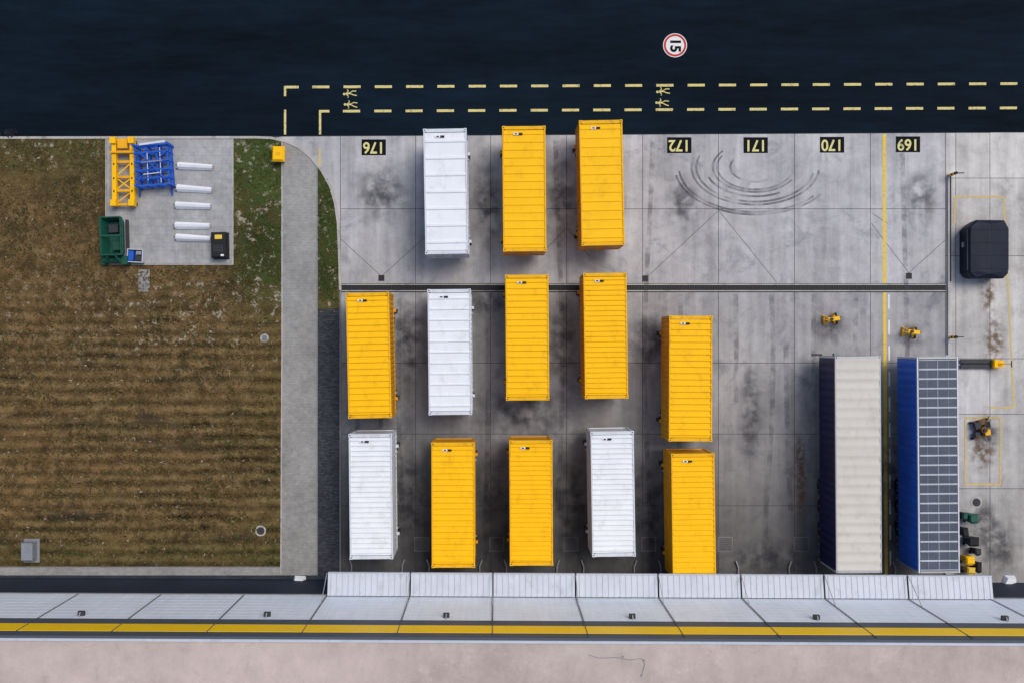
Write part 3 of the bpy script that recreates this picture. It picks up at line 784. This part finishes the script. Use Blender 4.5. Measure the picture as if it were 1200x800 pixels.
b.bar((-0.9,-0.9,1.1),(0.9,0.8,1.1),0.05,0.05,'blue'); b.bar((0.8,-0.9,1.14),(-0.7,0.9,1.14),0.06,0.06,'blue')
b.bar((-0.6,0.2,1.16),(0.7,0.25,1.16),0.07,0.05,'grey_box'); b.bar((-0.5,-0.55,1.18),(0.5,-0.5,1.18),0.05,0.05,'white2'); b.bar((-0.3,-0.9,1.0),(-0.25,0.8,1.0),0.04,0.04,'white2'); b.bar((0.5,-1.1,1.0),(0.55,1.1,1.0),0.04,0.04,'white2')
b.bar((-1.1,-1.25,0.3),(-1.2,-1.7,0.1),0.09,0.09,'blue'); b.bar((0.9,-1.25,0.3),(0.85,-1.75,0.1),0.09,0.09,'blue'); b.bar((-0.7,1.35,1.0),(0.9,1.45,1.0),0.12,0.1,'white2')
b.obj('bars', o)
for px, py, r in ((228,195,-3),(227,221.5,-4),(225.5,241,-2),(225,264.5,-1),(226,279,-3)):
    o = at('white_loading_ramp', px, py, 0.35, r); b = MB()
    L = 1.08; wq = 0.23
    prof = [(-wq,0.0),(-wq,0.10),(-0.09,0.30),(0.06,0.36),(wq,0.16),(wq,0.0)]
    for (ya,za),(yb,zb) in zip(prof, prof[1:]):
        b.face([(-L,ya,za),(-L,yb,zb),(L,yb*0.78,zb*0.85),(L,ya*0.78,za*0.85)], 'white')
    b.face([(-L,y_,z_) for y_,z_ in prof][::-1], 'frame_dark'); b.face([(L,y_*0.78,z_*0.85) for y_,z_ in prof], 'white')
    b.box(-L-0.12, -L, -0.16, -0.06, 0.02, 0.2, 'steel'); b.box(-L-0.12, -L, 0.06, 0.16, 0.02, 0.2, 'steel'); b.box(L, L+0.06, -0.1, 0.1, 0.02, 0.18, 'steel')
    b.obj('profile', o)
o = at('green_tipping_skip', 130.5, 282, 1.0, 2); b = MB()
def tub(b, x0,x1,y0,y1,z0,z1,ti,t,mat,inner):
    o1 = [(x0+ti,y0+ti,z0),(x1-ti,y0+ti,z0),(x1-ti,y1-ti,z0),(x0+ti,y1-ti,z0)]; o2 = [(x0,y0,z1),(x1,y0,z1),(x1,y1,z1),(x0,y1,z1)]
    i2 = [(x0+t,y0+t,z1),(x1-t,y0+t,z1),(x1-t,y1-t,z1),(x0+t,y1-t,z1)]; i1 = [(x0+ti+t,y0+ti+t,z0+0.1),(x1-ti-t,y0+ti+t,z0+0.1),(x1-ti-t,y1-ti-t,z0+0.1),(x0+ti+t,y1-ti-t,z0+0.1)]
    for k in range(4):
        j = (k+1)%4
        b.face([o1[k],o1[j],o2[j],o2[k]], mat); b.face([o2[k],o2[j],i2[j],i2[k]], mat); b.face([i2[k],i2[j],i1[j],i1[k]], inner)
    b.face(i1, inner); b.face(o1[::-1], mat)
tub(b, -0.55,0.75,-0.95,1.45,0.25,1.25,0.18,0.07,'green','green')
b.box(-0.58,0.78,0.2,0.32,1.251,1.30,'green'); b.box(-0.62,-0.551,-0.9,1.4,1.1,1.2,'green'); b.box(0.751,0.82,-0.9,1.4,1.1,1.2,'green')
b.cyl((-0.7,-1.15,0.5),(0.8,-1.15,0.5),0.22,'green',14); b.box(-0.85,-0.56,-1.45,-0.3,0.1,0.5,'green'); b.box(0.5,0.85,-1.5,-0.97,0.1,0.75,'green')
b.bar((-0.75,1.35,0.2),(-0.75,-1.4,0.2),0.16,0.2,'frame_dark'); b.bar((0.75,1.35,0.2),(0.75,-1.4,0.2),0.16,0.2,'frame_dark')
b.bar((-0.4,-1.35,0.8),(-0.1,-0.9,1.3),0.12,0.12,'green'); b.bar((0.5,-1.35,0.8),(0.3,-0.9,1.3),0.12,0.12,'green'); b.box(-0.2,0.4,0.5,1.0,0.4,0.8,'frame_dark'); b.box(0.0,0.5,-0.6,0.0,0.4,0.75,'green')
b.obj('hopper', o, bevel=0.012)
o = at('plastic_crate', 159, 300, 0.5, -3); b = MB(); tub(b,-0.5,0.5,-0.42,0.42,0.02,0.55,0.03,0.05,'canopy','grey_box')
b.box(-0.42,-0.1,-0.32,0.3,0.15,0.5,'blue'); b.box(0.0,0.4,-0.3,0.0,0.15,0.45,'frame_dark'); b.box(0.05,0.38,0.08,0.3,0.15,0.50,'grey_box'); b.obj('crate', o)
o = at('black_generator', 257, 287.5, 0.6, 1); b = MB()
b.box(-0.46,0.46,-0.8,0.8,0.08,0.75,'black',0.08); b.box(-0.5,0.5,-0.84,0.84,0.0,0.08,'frame_dark')
b.box(-0.2,0.25,0.35,0.62,0.75,0.78,'line'); b.box(-0.3,0.3,-0.5,0.0,0.75,0.80,'frame_dark')
for k in range(5): b.box(-0.26,0.26,-0.46+k*0.1,-0.42+k*0.1,0.801,0.815,'black')
b.box(0.15,0.35,-0.72,-0.6,0.75,0.79,'pwhite'); b.obj('housing', o, bevel=0.01)
o = at('yellow_grit_bin', 326.5, 181, 0.6, -2); b = MB(); tub(b,-0.36,0.36,-0.45,0.45,0,0.55,0.06,0.03,'orange','orange')
b.hexa([(-0.4,-0.49,0.552),(0.4,-0.49,0.552),(0.4,0.49,0.552),(-0.4,0.49,0.552),(-0.3,-0.36,0.70),(0.3,-0.36,0.70),(0.3,0.36,0.70),(-0.3,0.36,0.70)], 'yellow')
b.box(-0.12,0.12,-0.53,-0.491,0.5,0.58,'black'); b.box(-0.15,0.15,-0.1,0.1,0.701,0.715,'orange'); b.obj('bin', o, bevel=0.012)
o = at('utility_cabinet', 34, 646, 0.5, 0); b = MB(); b.box(-0.5,0.5,-0.75,0.75,0,0.06,'kerb_d'); b.box(-0.36,0.36,-0.5,0.6,0.06,0.75,'grey_box',0.05); b.box(-0.01,0.01,-0.51,-0.501,0.15,0.6,'black'); b.obj('cabinet', o)
b = MB(); R(163,316,176,342,VZ+0.008,b,'path'); b.obj('concrete_step')

# ------------------------------------------------------------ right-hand objects
Z0 = 0.008
o = at('tarpaulin_covered_skip', 1160, 292, 1.5, 0, Z0); b = MB()
w, l = 1.20, 1.78
def ring(sx_, sy_, z_, jig=0.0, ch=0.3):
    a, c = w*sx_, l*sy_
    q = [(-a+ch,-c),(0,-c),(a-ch,-c),(a,-c+ch),(a,0),(a,c-ch*1.6),(a-ch*0.9,c),(0,c),(-a+ch*1.4,c),(-a,c-ch*1.3),(-a,0),(-a,-c+ch)]
    return [(x+random.uniform(-jig,jig), y+random.uniform(-jig,jig), z_+random.uniform(-jig,jig)) for x, y in q]
rings = [ring(0.95,0.95,0.0), ring(1.0,1.0,0.7,0.015), ring(1.01,1.01,1.35,0.02), ring(0.95,0.97,1.43,0.012), ring(0.5,0.90,1.50,0.015,0.2), ring(0.06,0.86,1.56,0.01,0.02)]
for r0, r1 in zip(rings, rings[1:]):
    for k in range(12):
        j = (k+1)%12; b.face([r0[k],r0[j],r1[j],r1[k]], 'tarp_dark')
b.face(rings[-1], 'tarp_dark')
for yy in (-1.2,-0.4,0.4,1.2):
    b.bar((-1.1,yy,1.45),(0,yy,1.58),0.04,0.03,'tarp_dark'); b.bar((0,yy,1.58),(1.1,yy,1.45),0.04,0.03,'tarp_dark')
for s in (-1,1):
    b.box(s*1.25-0.05,s*1.25+0.05,0.2,0.5,0.6,0.75,'steel'); b.box(s*1.24-0.04,s*1.24+0.04,-1.3,1.3,1.2,1.27,'frame_dark')
b.obj('tarpaulin', o)
def trestle(px, py, rot):
    o = at('trailer_support_trestle', px, py, 0.5, rot, Z0); b = MB()
    for xx in (-0.32,0.32):
        b.bar((xx,-0.3,0.06),(xx,0.3,0.06),0.12,0.12,'orange')
        b.bar((xx,-0.25,0.1),(xx*0.5,0,0.95),0.07,0.07,'yellow'); b.bar((xx,0.25,0.1),(xx*0.5,0,0.95),0.07,0.07,'yellow')
    b.bar((-0.4,0,0.35),(0.4,0,0.35),0.07,0.07,'orange'); b.box(-0.38,0.34,-0.11,0.11,0.95,1.08,'yellow'); b.cyl((-0.18,0,1.08),(-0.18,0,1.2),0.10,'frame_dark',12)
    b.cyl((0.42,-0.24,0.12),(0.50,-0.24,0.12),0.12,'black',14); b.cyl((0.42,0.24,0.12),(0.50,0.24,0.12),0.12,'black',14); b.bar((0.34,0.0,0.9),(0.62,0.05,0.6),0.05,0.05,'rust')
    b.bar((-0.1,0.2,0.6),(0.25,0.28,0.5),0.12,0.05,'rust'); b.obj('trestle', o)
trestle(974, 374, 8); trestle(1067, 389, -6)
o = at('hand_pallet_truck', 1160, 426, 0.4, 0, Z0); b = MB()
for yy in (-0.17,0.17): b.box(-1.75,0.2,yy-0.12,yy+0.12,0.12,0.22,'frame_dark'); b.cyl((-1.4,yy-0.05,0.09),(-1.4,yy+0.05,0.09),0.085,'black',12)
b.box(-1.6,0.1,-0.05,0.05,0.1,0.2,'black')
b.box(0.2,0.55,-0.26,0.26,0.12,0.55,'yellow',0.05); b.cyl((0.55,0,0.15),(0.55,0,0.62),0.1,'orange',12); b.cyl((0.52,-0.12,0.12),(0.52,0.12,0.12),0.12,'black',14)
b.bar((0.5,0,0.6),(0.95,0,1.15),0.05,0.05,'yellow'); b.bar((0.95,-0.2,1.15),(0.95,0.2,1.15),0.05,0.05,'black'); b.box(0.56,0.85,-0.2,0.2,0.3,0.5,'yellow'); b.obj('truck', o)
o = at('hydraulic_jack_trolley', 1152, 503, 0.5, 10, Z0); b = MB()
b.bar((-0.5,-0.5,0.15),(0.5,-0.4,0.15),0.12,0.1,'rust'); b.bar((-0.4,0.5,0.15),(0.45,0.55,0.15),0.12,0.1,'rust'); b.bar((-0.3,-0.5,0.2),(-0.2,0.5,0.2),0.1,0.1,'rust'); b.bar((0.3,-0.4,0.2),(0.25,0.5,0.2),0.1,0.1,'frame_dark')
b.cyl((0,0,0.2),(0,0,0.7),0.2,'rust',14); b.cyl((0,0,0.7),(0,0,0.85),0.1,'frame_dark',12); b.box(-0.45,-0.1,0.1,0.5,0.25,0.55,'frame_dark'); b.box(0.1,0.45,-0.4,-0.05,0.25,0.5,'orange'); b.box(-0.15,0.2,0.3,0.6,0.25,0.45,'rust'); b.box(-0.5,-0.2,-0.4,-0.1,0.25,0.5,'frame_dark'); b.box(0.2,0.55,0.05,0.4,0.25,0.42,'black')
for xx, yy in ((-0.55,-0.5),(0.55,-0.4),(-0.5,0.5),(0.5,0.55)): b.cyl((xx,yy-0.05,0.12),(xx,yy+0.05,0.12),0.12,'black',14)
b.bar((0,0.1,0.6),(0.25,0.85,1.0),0.05,0.05,'rust'); b.obj('trolley', o)
def bin_(name, px, py, sx, sy, h, body, lid, rot):
    o = at(name, px, py, h, rot, Z0); b = MB(); tub(b,-sx/2,sx/2,-sy/2,sy/2,0.08,h,0.06,0.03,body,body)
    b.hexa([(-sx/2-0.03,-sy/2-0.03,h+0.002),(sx/2+0.03,-sy/2-0.03,h+0.002),(sx/2+0.03,sy/2+0.03,h+0.002),(-sx/2-0.03,sy/2+0.03,h+0.002),
            (-sx/2+0.05,-sy/2+0.06,h+0.10),(sx/2-0.05,-sy/2+0.06,h+0.10),(sx/2-0.05,sy/2-0.04,h+0.10),(-sx/2+0.05,sy/2-0.04,h+0.10)], lid)
    b.cyl((-sx/2+0.04,-sy/2-0.02,0.1),(-sx/2+0.1,-sy/2-0.02,0.1),0.1,'black',12); b.cyl((sx/2-0.1,-sy/2-0.02,0.1),(sx/2-0.04,-sy/2-0.02,0.1),0.1,'black',12)
    b.bar((-sx/2+0.08,-sy/2-0.06,h-0.02),(sx/2-0.08,-sy/2-0.06,h-0.02),0.04,0.04,body); b.obj('bin', o)
bin_('green_waste_bin',1141,607,0.5,0.5,0.95,'green','green',4); bin_('black_waste_bin',1131,604,0.3,0.4,0.8,'black','green',-5)
bin_('black_waste_bin',1131,623,0.35,0.5,0.95,'black','black',8); bin_('black_waste_bin',1141,634,0.6,0.5,0.9,'frame_dark','black',0)
bin_('yellow_waste_bin',1137,656,0.5,0.45,0.95,'orange','yellow',3); bin_('yellow_waste_bin',1138,668,0.45,0.35,0.85,'orange','line',-4); bin_('black_waste_bin',1146,646,0.35,0.35,0.9,'black','frame_dark',0); bin_('black_waste_bin',1147,664,0.3,0.6,0.9,'black','black',0)
b = MB(); b.wallstrip([W(1110.5,205), W(1110.5,415)], 0.10, 0.0, 0.18, 'kerb'); b.wallstrip([W(1113.5,205), W(1113.5,330)], 0.05, 0.0, 0.10, 'frame_dark'); b.obj('wheel_guard_kerb')
for px, py in ((1112,206),(1112,395)):
    o = at('safety_bollard', px, py, 0, 0, Z0); b = MB()
    for k in range(5): b.cyl((0,0,k*0.2),(0,0,k*0.2+0.2),0.09,'yellow' if k%2 else 'black',14)
    b.bar((0,0,0.9),(0.5,0,0.9),0.06,0.06,'frame_dark'); b.obj('post', o)
for px in (348, 1184):
    o = at('concrete_wheel_guard', px, 681, 0.4, 15, Z0 if px > 400 else VZ+0.012); b = MB()
    b.hexa([(-0.55,-0.3,0),(0.5,-0.25,0),(0.55,0.15,0),(-0.1,0.35,0),(-0.4,-0.2,0.35),(0.35,-0.15,0.4),(0.4,0.08,0.4),(-0.05,0.22,0.35)], 'white'); b.box(-0.7,-0.3,-0.42,-0.31,0,0.2,'frame_dark'); b.obj('block', o)
b = MB()
sx_, sy_ = W(12, 157)
for k in range(160):
    a = random.uniform(0,6.28); r = abs(random.gauss(0,0.16)); zz = random.uniform(0.05,0.4)*(1-r)
    x, y = sx_+r*1.6*math.cos(a), sy_+r*math.sin(a); q = random.uniform(0.03,0.07)
    b.face([(x-q,y,zz),(x+q,y-q,zz+0.02),(x,y+q,zz+0.05)], 'frame_dark')
b.obj('small_shrub')

# ------------------------------------------------------------ light, camera
el, az = math.radians(60), math.radians(42)
d = Vector((math.cos(el)*math.cos(az), math.cos(el)*math.sin(az), math.sin(el)))
L = bpy.data.lights.new('sun', 'SUN'); L.energy = 2.0; L.angle = math.radians(30); L.color = (1.0, 0.93, 0.84)
lo = bpy.data.objects.new('sun', L); S.collection.objects.link(lo); lo.rotation_euler = d.to_track_quat('Z','Y').to_euler(); lo.location = (20, 10, 50)
w = bpy.data.worlds.new('World'); S.world = w; w.use_nodes = True
nt = w.node_tree; bg = nt.nodes['Background']; sk = nt.nodes.new('ShaderNodeTexSky'); sk.sky_type = 'NISHITA'; sk.sun_disc = False
sk.sun_elevation = el; sk.sun_rotation = math.radians(90)-az; sk.air_density = 1.0; sk.dust_density = 2.5
nt.links.new(sk.outputs[0], bg.inputs[0]); bg.inputs[1].default_value = 0.125
cam = bpy.data.cameras.new('camera'); co = bpy.data.objects.new('camera', cam); S.collection.objects.link(co)
co.location = (0, 0, H); co.rotation_euler = (0, 0, 0)
cam.sensor_width = 36; cam.lens = 36*F/1200; cam.shift_x = 20/1200; cam.shift_y = 5/1200
cam.clip_end = 3000
S.camera = co
S.view_settings.view_transform = 'Standard'; S.view_settings.look = 'None'; S.view_settings.exposure = 0
